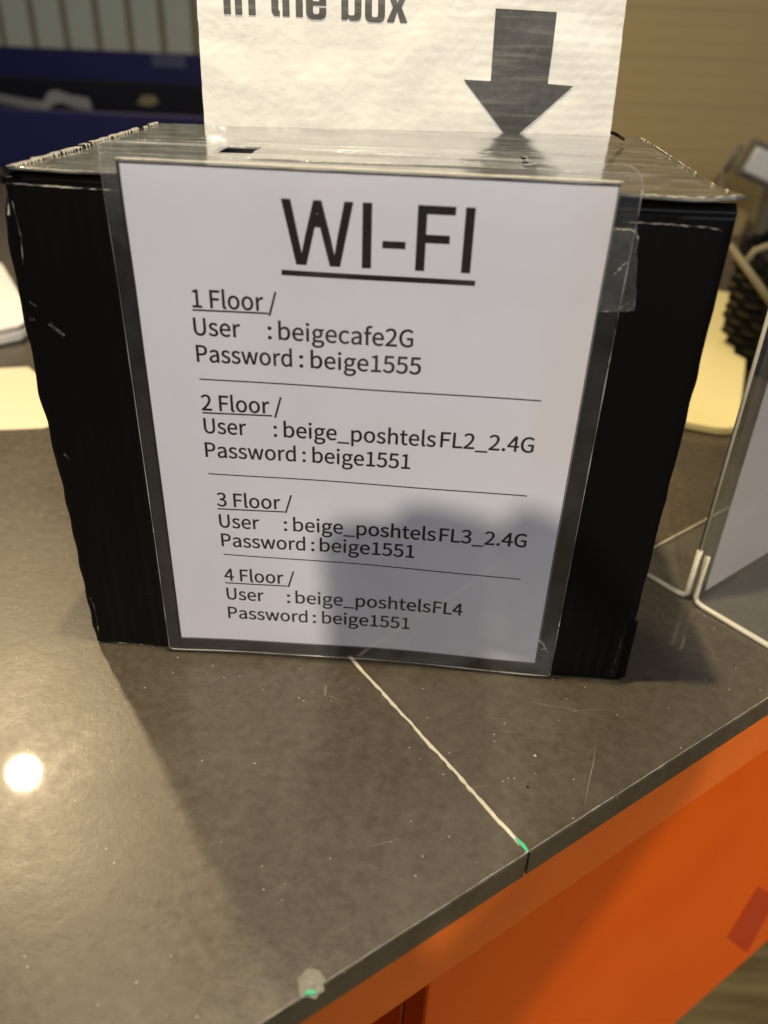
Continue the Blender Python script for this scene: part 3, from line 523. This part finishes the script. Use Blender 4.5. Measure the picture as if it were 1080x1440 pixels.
# ------------------------------------------------------------------ standing card
P0, P1 = onz(288, 180, .2675), onz(858, 193, .2675); CU = (P1-P0).normalized(); lean = .14
CN0 = Vector((-CU.y, CU.x, 0)); CV = Vector((CN0.x*math.sin(lean), CN0.y*math.sin(lean), math.cos(lean))); CN = CU.cross(CV)   # CN faces away from viewer? fixed below
if CN.dot(EYE-P0) < 0: CN = -CN
card = tag(empty('paper_card'), 'rumpled white card with grey down arrow standing upright behind the slotted lid', 'card')
CWD = (P1-P0).length; CHT = .165
def cpt(a, b, off=0):
    r = .0010*mnoise.noise((a*34, b*44, .3))+.00022*abs(mnoise.noise((a*110+3, b*140, 4)))+.00004*mnoise.noise((a*320, b*400, 9))+.00004*math.sin(b*1150+2*mnoise.noise((a*40, b*40, 2)))*min(1, max(0, (a-.10)/.08))
    return P0+CU*a+CV*b+CN*(off+r)
def cpx(u, v):
    p = at(u, v, P0, CN)-P0; return p.dot(CU), p.dot(CV)
v, f = grid(lambda a, b: cpt(CWD*a+(.0003*(vnoise(b*40, 3)-.5) if a in (0, 1) else 0), CHT*b-.001), 170, 150)
o = pyd('sheet', v, f, M['card'], card, True)
v2, f2 = grid(lambda a, b: cpt(CWD*a, CHT*b-.001, -.003), 40, 30); pyd('backing', v2, f2, M['card'], card, True)
edge = [(0, 0), (0, CHT), (CWD, CHT), (CWD, 0)]
v = []; f = []
for i in range(61): v += [cpt(0, CHT*i/60-.001), cpt(0, CHT*i/60-.001, -.003)]
for i in range(61): v += [cpt(CWD, CHT*i/60-.001), cpt(CWD, CHT*i/60-.001, -.003)]
f = [(2*i, 2*i+1, 2*i+3, 2*i+2) for i in range(60)]
pyd('board_edge', v[:122], f, M['card'], card); pyd('board_edge', v[122:], f, M['card'], card)
def card_poly(name, pts, step=.004, ink='card_ink'):
    bm = bmesh.new(); vs = [bm.verts.new((a, b, 0)) for a, b in pts]; bm.faces.new(vs)
    xs = [p[0] for p in pts]; ys = [p[1] for p in pts]
    k = min(xs)+step
    while k < max(xs): bmesh.ops.bisect_plane(bm, geom=bm.verts[:]+bm.edges[:]+bm.faces[:], plane_co=(k, 0, 0), plane_no=(1, 0, 0)); k += step
    k = min(ys)+step
    while k < max(ys): bmesh.ops.bisect_plane(bm, geom=bm.verts[:]+bm.edges[:]+bm.faces[:], plane_co=(0, k, 0), plane_no=(0, 1, 0)); k += step
    for x in bm.verts: x.co = cpt(x.co.x, x.co.y, .0005)
    return from_bm(name, bm, M[ink], card, True)
card_poly('arrow', [cpx(*q) for q in ((697, 12), (783, 17), (770, 118), (806, 121), (724, 193), (712, 192), (652, 112), (690, 114))], .0013)
def rr(x0, y0, x1, y1, r, n=5):
    out = []
    for cx_, cy_, a0 in ((x1-r, y0+r, 270), (x1-r, y1-r, 0), (x0+r, y1-r, 90), (x0+r, y0+r, 180)):
        for i in range(n+1): a = R(a0+i*90/n); out.append((cx_+r*math.cos(a), cy_+r*math.sin(a)))
    return out
def glyph(loops, base, slope):
    cu = bpy.data.curves.new('g', 'CURVE'); cu.dimensions = '2D'; cu.fill_mode = 'FRONT'
    for L in loops:
        q = cu.splines.new('POLY'); q.points.add(len(L)-1); q.use_cyclic_u = True
        for i, (x, y) in enumerate(L): q.points[i].co = (x, y, 0, 1)
    t = bpy.data.objects.new('g', cu); COL.objects.link(t); me = bpy.data.meshes.new_from_object(t); bpy.data.objects.remove(t); bpy.data.curves.remove(cu)
    for vv in me.vertices: vv.co = cpt(base[0]+vv.co.x/1000, base[1]+vv.co.y/1000, .00035)
    me.materials.clear(); link('lettering', me, M['card_ink'], card)
u_ = CWD*1000/572.                               # millimetres per photo pixel on the card
XH = 15.; ST = 9.2*u_
def box_(x0, y0, x1, y1): return [(x0, y0), (x1, y0), (x1, y1), (x0, y1)]
bw_ = 26.5*u_
def g_i(): return [box_(0, 0, ST, XH), box_(0, XH+2.2, ST, XH+5)]
def arch(asc=0):
    return [[(0, 0), (ST, 0), (ST, XH-4.0), (ST+.7, XH-3), (bw_-ST-.5, XH-3), (bw_-ST, XH-4), (bw_-ST, 0), (bw_, 0), (bw_, XH-2.2), (bw_-1.8, XH), (ST+1, XH), (ST, XH-.9), (ST, XH+asc), (0, XH+asc)]]
def g_t(): return [[(1.4, XH), (1.4, 2), (2.8, 0), (2.8+7.5*u_, 0), (2.8+7.5*u_, 2.4), (1.4+ST+.3, 2.6), (1.4+ST, 3.2), (1.4+ST, XH), (2.6+ST, XH), (2.6+ST, XH+2.4), (1.4+ST, XH+2.4), (1.4+ST, XH+5), (1.4, XH+5), (1.4, XH+2.4), (0, XH+2.4), (0, XH)]]
def g_o(): return [rr(0, -.3, bw_, XH, 3.4), rr(ST, 2.2, bw_-ST, XH-2.5, 1.1)]
def g_e():
    m1 = XH/2-1; return [[(bw_, m1), (bw_, XH-3), (bw_-.9, XH-.9), (bw_-3, XH), (3, XH), (.9, XH-.9), (0, XH-3), (0, 2.7), (.9, .6), (3, -.3), (bw_-3, -.3), (bw_-.9, .6), (bw_, 2.7), (bw_, 5.4), (bw_-ST, 5.4), (bw_-ST, 3), (bw_-ST-.7, 2.2), (ST+.7, 2.2), (ST, 3), (ST, m1)], box_(ST, m1+2, bw_-ST, XH-2.5)]
def g_b(): return [[(0, 0), (ST*.8, 0), (ST, .9), (ST+1, -.3), (bw_-2.2, -.3), (bw_-.6, .6), (bw_, 2.6), (bw_, XH-2.4), (bw_-2, XH), (ST+1, XH), (ST, XH-.9), (ST, XH+5), (0, XH+5)], rr(ST, 2.2, bw_-ST, XH-2.5, .9)]
def g_x(): w = 28*u_; return [[(0, 0), (ST*1.05, 0), (w/2, XH*.36), (w-ST*1.05, 0), (w, 0), (w*.5+ST*.62, XH/2), (w, XH), (w-ST*1.05, XH), (w/2, XH*.64), (ST*1.05, XH), (0, XH), (w*.5-ST*.62, XH/2)]]
for ch, u, v_ in ((g_i, 315, 19.5), (lambda: arch(), 331, 20.5), (g_t, 378.5, 22), (lambda: arch(5), 397.5, 23), (g_e, 430.5, 26), (g_b, 480, 27.5), (g_o, 513, 30), (g_x, 543.5, 31)):
    b = cpx(u, v_); glyph(ch(), b, 0)

# ------------------------------------------------------------------ acrylic holder on the right
holder = tag(empty('acrylic_holder'), 'clear acrylic stand holding a pale grey insert at the right end of the counter', 'menu holder')
HF = Vector((.745, .667, 0)).normalized(); HN = Vector((-HF.y, HF.x, 0)); H0 = Vector((.3215, .0835, 0)); UP = Vector((0, 0, 1)); t_ = .0030
from_bm('back_base', slab(H0+HN*.004+UP*.0003, HF, HN, UP, .22, .048, t_, .0004, 1), M['acrylic'], holder)
from_bm('front_base', slab(H0-HN*.062+UP*.0003, HF, HN, UP, .22, .058, t_, .0004, 1), M['acrylic'], holder)
from_bm('back_sheet', slab(H0+HN*.0015+UP*.003, HF, HN, UP, .22, t_, .30, .0004, 1), M['acrylic'], holder)
from_bm('front_sheet', slab(H0-HN*.0045+UP*.003, HF, HN, UP, .22, t_, .30, .0004, 1), M['acrylic'], holder)
from_bm('paper_insert', slab(H0-HN*.0018+HF*.014+UP*.0035, HF, HN, UP, .20, .0006, .29), M['insert'], holder)
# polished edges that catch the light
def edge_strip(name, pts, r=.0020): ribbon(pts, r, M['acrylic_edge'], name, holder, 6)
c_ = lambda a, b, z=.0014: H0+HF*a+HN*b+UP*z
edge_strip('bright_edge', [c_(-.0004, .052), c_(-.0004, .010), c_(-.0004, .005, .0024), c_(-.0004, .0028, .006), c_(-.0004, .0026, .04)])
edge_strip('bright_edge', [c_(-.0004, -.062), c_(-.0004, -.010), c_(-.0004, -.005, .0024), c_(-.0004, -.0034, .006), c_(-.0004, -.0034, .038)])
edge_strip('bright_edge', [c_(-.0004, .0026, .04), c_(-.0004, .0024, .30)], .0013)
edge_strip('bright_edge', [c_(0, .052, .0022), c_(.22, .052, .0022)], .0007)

# ------------------------------------------------------------------ things at the back right
wallr = tag(empty('slatted_panel'), 'brown horizontal wooden slat panel standing behind the counter on the right', 'wall panel', kind='structure')
YW = 1.16
me = None
for i in range(34):
    z = .0+.0225*i
    if me is None: o = from_bm('slat', slab((.30, YW, z+.0008), (1, 0, .0), (0, 1, 0), (0, 0, 1), 1.9, .02, .02240, .0004, 1), M['wood'], wallr); me = o.data
    else: o = link('slat', me, None, wallr); o.location.z = z; 
    o.location.y = (i % 3)*.0003
pyd('panel_back', [(.30, YW+.021, 0), (2.2, YW+.021, 0), (2.2, YW+.021, .77), (.30, YW+.021, .77)], [(0, 1, 2, 3)], M['wood'], wallr)
tr = tag(empty('tray'), 'glossy pale yellow tray with rounded corner lying behind the black box', 'tray')
a_ = Vector((.425, .335)); dirl = Vector((.165, .49)).normalized(); dirw = Vector((-dirl.y, dirl.x)); 
def rrect(O, U, V, lu, lv, r, n=6): return [(O.x+U.x*a+V.x*b, O.y+U.y*a+V.y*b) for a, b in rr(0, 0, lu, lv, r, n)]
from_bm('tray_base', prism(rrect(a_, dirl, dirw, .46, .20, .022), .0005, .0095, .002, 2), M['tray'], tr)
tr2 = rrect(a_+dirl*.006+dirw*.006, dirl, dirw, .448, .188, .017)
bsk = tag(empty('basket'), 'black woven basket with a beige strap standing beyond the acrylic holder', 'basket')
bc = Vector((.575, .56, 0)); 
ns = 44
prev = None
for row in range(7):
    z = .008+.0155*row
    for cN in range(1):
        pts = []
        for i in range(ns+1):
            a = 2*math.pi*i/ns; w = .004*math.sin(i*math.pi/1.0+row*math.pi) if 0 else .0035*(1 if (i+row) % 2 else -1)
            pts.append((bc.x+(.085+w+row*.001)*math.cos(a), bc.y+(.135+w+row*.001)*math.sin(a), z))
        ribbon(pts, [.0065+.0040*vnoise(i*.8+row*3.7, row) for i in range(ns+1)], M['basket'], 'woven_strand', bsk, 6)
inner = [(bc.x+.078*math.cos(2*math.pi*i/24), bc.y+.128*math.sin(2*math.pi*i/24)) for i in range(24)]
from_bm('liner', prism(inner, .002, .106), M['dark_in'], bsk)
for i in range(0, ns, 2):
    a = 2*math.pi*i/ns; ribbon([(bc.x+.085*math.cos(a), bc.y+.135*math.sin(a), .002), (bc.x+.093*math.cos(a), bc.y+.143*math.sin(a), .112)], .003, M['basket'], 'stake', bsk, 5)
ribbon([ony(1026, 345, .52), ony(1046, 372, .5), ony(1068, 402, .48), ony(1095, 440, .46)], .0040, M['strap'], 'strap', bsk, 6)
ribbon([ony(1046, 372, .52), ony(1062, 352, .52), ony(1080, 346, .52), ony(1105, 350, .52)], .0038, M['strap'], 'strap', bsk, 6)
dev = tag(empty('card_reader'), 'small pale grey card reader tilted on a dark rest beside the brown slats', 'card reader')
c1 = ony(1045, 241, 1.0); c2 = ony(1066, 206, 1.0); U_ = (c2-c1).normalized(); V_ = Vector((U_.z, 0, -U_.x))
from_bm('face', slab(c1, U_, V_, (0, 1, 0), (c2-c1).length, .10, .016, .004, 3), M['white'], dev)
from_bm('dark_case', slab(c1-V_*.006-U_*.008+Vector((0, .006, 0)), U_, V_, (0, 1, 0), (c2-c1).length+.016, .12, .02, .004, 2), M['grey'], dev)
from_bm('rest', slab(c1+V_*.06+Vector((0, .026, -c1.z-.05)), (1, 0, 0), (0, 1, 0), (0, 0, 1), .05, .03, c1.z+.04, .003, 1), M['grey'], dev)
pen = tag(empty('stylus'), 'dark stylus leaning to the left of the tilted card reader', 'stylus')
e0, e1 = ony(1021, 240, 1.0), ony(1042, 205, 1.0); ribbon([e0-(e1-e0)*.05, e0, e1, e1+(e1-e0)*.05], [.003, .0055, .0055, .003], M['grey'], 'barrel', pen, 8)
ribbon([e0+Vector((0, .004, 0)), Vector((e0.x+.005, 1.02, 0))], .003, M['grey'], 'stem', pen, 6)

# ------------------------------------------------------------------ back left
crate = tag(empty('crate'), 'navy plastic crate with high back and loose white strips inside', 'crate')
YF, YB = 1.40, 1.78
def bx(name, x0, x1, y0, y1, z0, z1, mt, par, bev=.004): return from_bm(name, slab((x0, y0, z0), (1, 0, 0), (0, 1, 0), (0, 0, 1), x1-x0, y1-y0, z1-z0, bev, 3), M[mt], par)
x0c, x1c = -1.25, .12
bx('front_wall', x0c, x1c, YF, YF+.012, .012, ony(150, 158, YF).z, 'navy', crate)
bx('back_wall', x0c, x1c, YB, YB+.012, .012, ony(150, 71, YB).z, 'navy', crate)
bx('floor_panel', x0c, x1c, YF, YB, .001, .012, 'dark_in', crate)
for x in (x0c-.012, x1c): bx('side_wall', x, x+.012, YF, YB+.012, .012, .13, 'navy', crate)
zr = ony(150, 114, YB-.02).z; bx('inner_panel', x0c, x1c, YB-.014, YB-.002, .012, zr, 'dark_in', crate)
lb0 = ony(212, 74, YB-.004); lb1 = ony(262, 97, YB-.004); bx('label', lb0.x, lb1.x, YB-.003, YB-.0005, lb1.z, lb0.z, 'navy_label', crate, .001) if 'navy_label' in M else None
st = tag(empty('strips'), 'crumpled white strip lying across the inside of the navy crate', 'paper strip')
yS = 1.58
pts = [(-10, 137), (20, 143), (48, 148), (62, 150), (70, 138), (82, 136), (100, 143), (126, 147)]
vs=[]; 
for i, (u, v_) in enumerate(pts):
    p = ony(u, v_, yS); hw = (.010 if i < 4 else .013); vs += [p+Vector((0, 0, hw)), p+Vector((0, .012, -hw))]
pyd('strip', vs, [(2*i, 2*i+1, 2*i+3, 2*i+2) for i in range(len(pts)-1)], M['strip'], st, True)
p = ony(208, 142, yS); s2 = tag(pyd('paper_scrap', [p+Vector(q) for q in ((-.025, 0, -.006), (0, .01, -.012), (.024, 0, -.002), (.012, .01, .010), (-.012, .0, .010))], [(0, 1, 2, 3, 4)], M['strap'], None, True), 'small dim beige scrap inside the crate right of the white strip', 'paper scrap')
wall = tag(empty('wall'), kind='structure'); YS = 2.35
p0 = [ony(u, 20, YS).x for u in (43, 91, 137, 182, 227, 272)]; pitch = (p0[-1]-p0[0])/5; k0 = p0[0]
bw2 = pitch*.20; me = None
for i in range(-10, 26):
    xa = k0+i*pitch+bw2/2; L_ = pitch-bw2
    if me is None: o = from_bm('board', slab((0, YS, -.5), (1, 0, 0), (0, 1, 0), (0, 0, 1), L_, .02, 2.2, .002, 1), M['board'], wall); me = o.data
    else: o = link('board', me, None, wall)
    o.location.x = xa
pyd('wall_back', [(-3, YS+.008, -.85), (4, YS+.008, -.85), (4, YS+.008, 2.5), (-3, YS+.008, 2.5)], [(0, 1, 2, 3)], M['gap'], wall)

# papers on the counter at the far left
stack = tag(empty('paper_stack'), 'loose stack of white papers at the left edge behind the box', 'papers')
MP = m_paper('office_paper', (.86, .84, .80), .05, 8, .6)
for k in range(7):
    P = [onz(-90+random.uniform(-3, 3), 506), onz(30+random.uniform(-4, 5), 481), onz(47, 470), onz(44+random.uniform(-3, 3), 452), onz(2+random.uniform(-6, 6), 386+random.uniform(-4, 4)), onz(-90, 330)]
    bm = prism([(p.x, p.y) for p in P], .0010+.0017*k, .0024+.0017*k)
    bmesh.ops.subdivide_edges(bm, edges=bm.edges[:], cuts=4, use_grid_fill=True)
    for x in bm.verts: x.co.z += .0022*(k+1)*max(0, (x.co.x+.45)/.2)*(.6+.5*mnoise.noise((x.co.x*9, x.co.y*9, k*.3)))
    from_bm('sheet', bm, MP, stack)
mat_ = tag(from_bm('cream_reflection', prism([(onz(*p).x, onz(*p).y) for p in ((-90, 524), (40, 518), (95, 560), (88, 596), (60, 604), (-90, 610))], .0006, .0016, .0002, 1), M['cream'], None), 'flat cream plate standing in for a bright reflection on the counter at the left below the white papers', 'card')  # added plate, its cream colour paints a bright reflection in the tile

# ------------------------------------------------------------------ the photographer: seen as a reflection and a shadow on the laminated sign
SKIN = m_paper('skin', (.50, .30, .20), .1, 60, .5); SHIRT = m_paper('blue_shirt', (.045, .075, .19), .5, 120, .85); JEANS = m_paper('dark_blue_jeans', (.03, .045, .10), .5, 150, .9); HAIR = mat('dark_hair', (.02, .014, .01), .5)
def skin(name, pts, edges, radii, mt, parent, sub=2, root=0):
    me = bpy.data.meshes.new(name); me.from_pydata([tuple(p) for p in pts], edges, []); o = link(name, me, None, parent)
    m = o.modifiers.new('skin', 'SKIN'); m.use_smooth_shade = True
    for i, r in enumerate(radii): me.skin_vertices[0].data[i].radius = (r, r) if isinstance(r, (int, float)) else r
    me.skin_vertices[0].data[root].use_root = True
    s = o.modifiers.new('sub', 'SUBSURF'); s.levels = sub; s.render_levels = sub
    dg = bpy.context.evaluated_depsgraph_get(); me2 = bpy.data.meshes.new_from_object(o.evaluated_get(dg)); o.modifiers.clear(); o.data = me2; me2.materials.clear()
    for m_ in (mt if isinstance(mt, list) else [mt]): me2.materials.append(m_)
    for p in me2.polygons: p.use_smooth = True
    return o
per = tag(empty('person'), 'person in a blue shirt holding a phone up in front of the sign', 'person')
B = Vector((-.22, -.88, -.85))
b = lambda x, y, z: B+Vector((x, y, z))
phc = EYE+CX*(-.0225)+CY*.060-CZ*.006          # middle of the phone
rw = phc+CX*.115+CY*.010-CZ*.060; lw = phc-CX*.030+CY*.150-CZ*.060
pts = [b(0, 0, .92), b(0, 0, 1.05), b(0, .01, 1.20), b(0, 0, 1.33), b(0, .01, 1.41), b(0, .03, 1.48), b(0, .045, 1.56), b(0, .03, 1.63),
       b(.10, 0, 1.34), b(.175, 0, 1.31), b(.20, .02, 1.08), rw.lerp(b(.20, .02, 1.08), .5), rw,
       b(-.10, 0, 1.34), b(-.175, 0, 1.31), b(-.20, .02, 1.06), lw.lerp(b(-.20, .02, 1.06), .5), lw,
       b(.09, 0, .86), b(.10, .02, .48), b(.105, 0, .10), b(.11, .12, .035), b(-.09, 0, .86), b(-.10, .02, .48), b(-.105, 0, .10), b(-.11, .12, .035)]
ed = [(0, 1), (1, 2), (2, 3), (3, 4), (4, 5), (5, 6), (6, 7), (3, 8), (8, 9), (9, 10), (10, 11), (11, 12), (3, 13), (13, 14), (14, 15), (15, 16), (16, 17), (0, 18), (18, 19), (19, 20), (20, 21), (0, 22), (22, 23), (23, 24), (24, 25)]
rad = [(.15, .105), (.135, .10), (.15, .11), (.13, .09), .055, .06, .08, .07, .07, .058, .043, .040, .027, .07, .058, .043, .040, .027, .085, .058, .042, .035, .085, .058, .042, .035]
body = skin('body', pts, ed, rad, [SHIRT, JEANS, SKIN], per)
for p in body.data.polygons:
    c = p.center-B
    if c.z > 1.40: p.material_index = 2
    elif c.z < .90 and abs(c.x) < .26 and c.y < .25: p.material_index = 1
    elif (p.center-rw).length < .10 or (p.center-lw).length < .10: p.material_index = 2
skin('hair', [b(0, .0, 1.66), b(0, -.03, 1.60), b(0, -.045, 1.52)], [(0, 1), (1, 2)], [(.075, .08), (.078, .06), (.05, .03)], HAIR, per)
skin('nose', [b(0, .118, 1.575), b(0, .132, 1.55)], [(0, 1)], [.008, .013], SKIN, per, 1)
def hand(w, palm_dir, across, nrm, thumb_side):
    """palm from the wrist; four fingers of unequal length curling over the phone's back, thumb from the palm's side"""
    pd, ac, nr = palm_dir.normalized(), across.normalized(), nrm.normalized()
    P = [w, w+pd*.045]; E_ = [(0, 1)]; Rr = [.024, .024]
    skin('hand', [w-pd*.02, w+pd*.015, w+pd*.05, w+pd*.075], [(0, 1), (1, 2), (2, 3)], [(.022, .018), (.034, .016), (.038, .014), (.036, .010)], SKIN, per, 2)
    for k, L in enumerate((.90, 1.0, .95, .75)):
        base = w+pd*.070+ac*(.027-.018*k); q1 = base+pd*.030*L+nr*.010; q2 = q1+pd*.012*L+nr*.022*L; q3 = q2-pd*.006+nr*.016*L
        skin('finger', [base-pd*.012, base, q1, q2, q3], [(0, 1), (1, 2), (2, 3), (3, 4)], [.009, .0092, .0085, .0078, .0066], SKIN, per, 2)
    t0 = w+pd*.02+ac*thumb_side*.03; skin('thumb', [t0-ac*thumb_side*.01, t0+pd*.02+ac*thumb_side*.012, t0+pd*.045+ac*thumb_side*.016-nr*.004, t0+pd*.066+ac*thumb_side*.010], [(0, 1), (1, 2), (2, 3)], [.012, .0115, .010, .008], SKIN, per, 2)
hand(rw, (-CX*.62-CY*.50+CZ*.45), -CY+CX*-.4, CZ*.4-CX*.8, 1)
hand(lw, (-CY*.85+CZ*.45+CX*.05), CX, CZ*.8-CY*.5, -1)
phone = tag(empty('phone'), 'dark phone held over the counter, seen only as the shadow on the sign', 'phone')
po = EYE+CX*(-.060)-CY*.014-CZ*.0095
bm = prism(rr(0, 0, .074, .150, .015, 7), 0, .0078, .0018, 2)
for x in bm.verts: x.co = po+CX*x.co.x+CY*x.co.y-CZ*(x.co.z-.0078)
bmesh.ops.recalc_face_normals(bm, faces=bm.faces); from_bm('phone_case', bm, mat('phone_body', (.02, .022, .03), .3), phone)
from_bm('screen', slab(po+CX*.007+CY*.007-CZ*.0004, CX, CY, -CZ, .060, .136, .0003), mat('phone_screen', (.01, .01, .012), .1), phone)
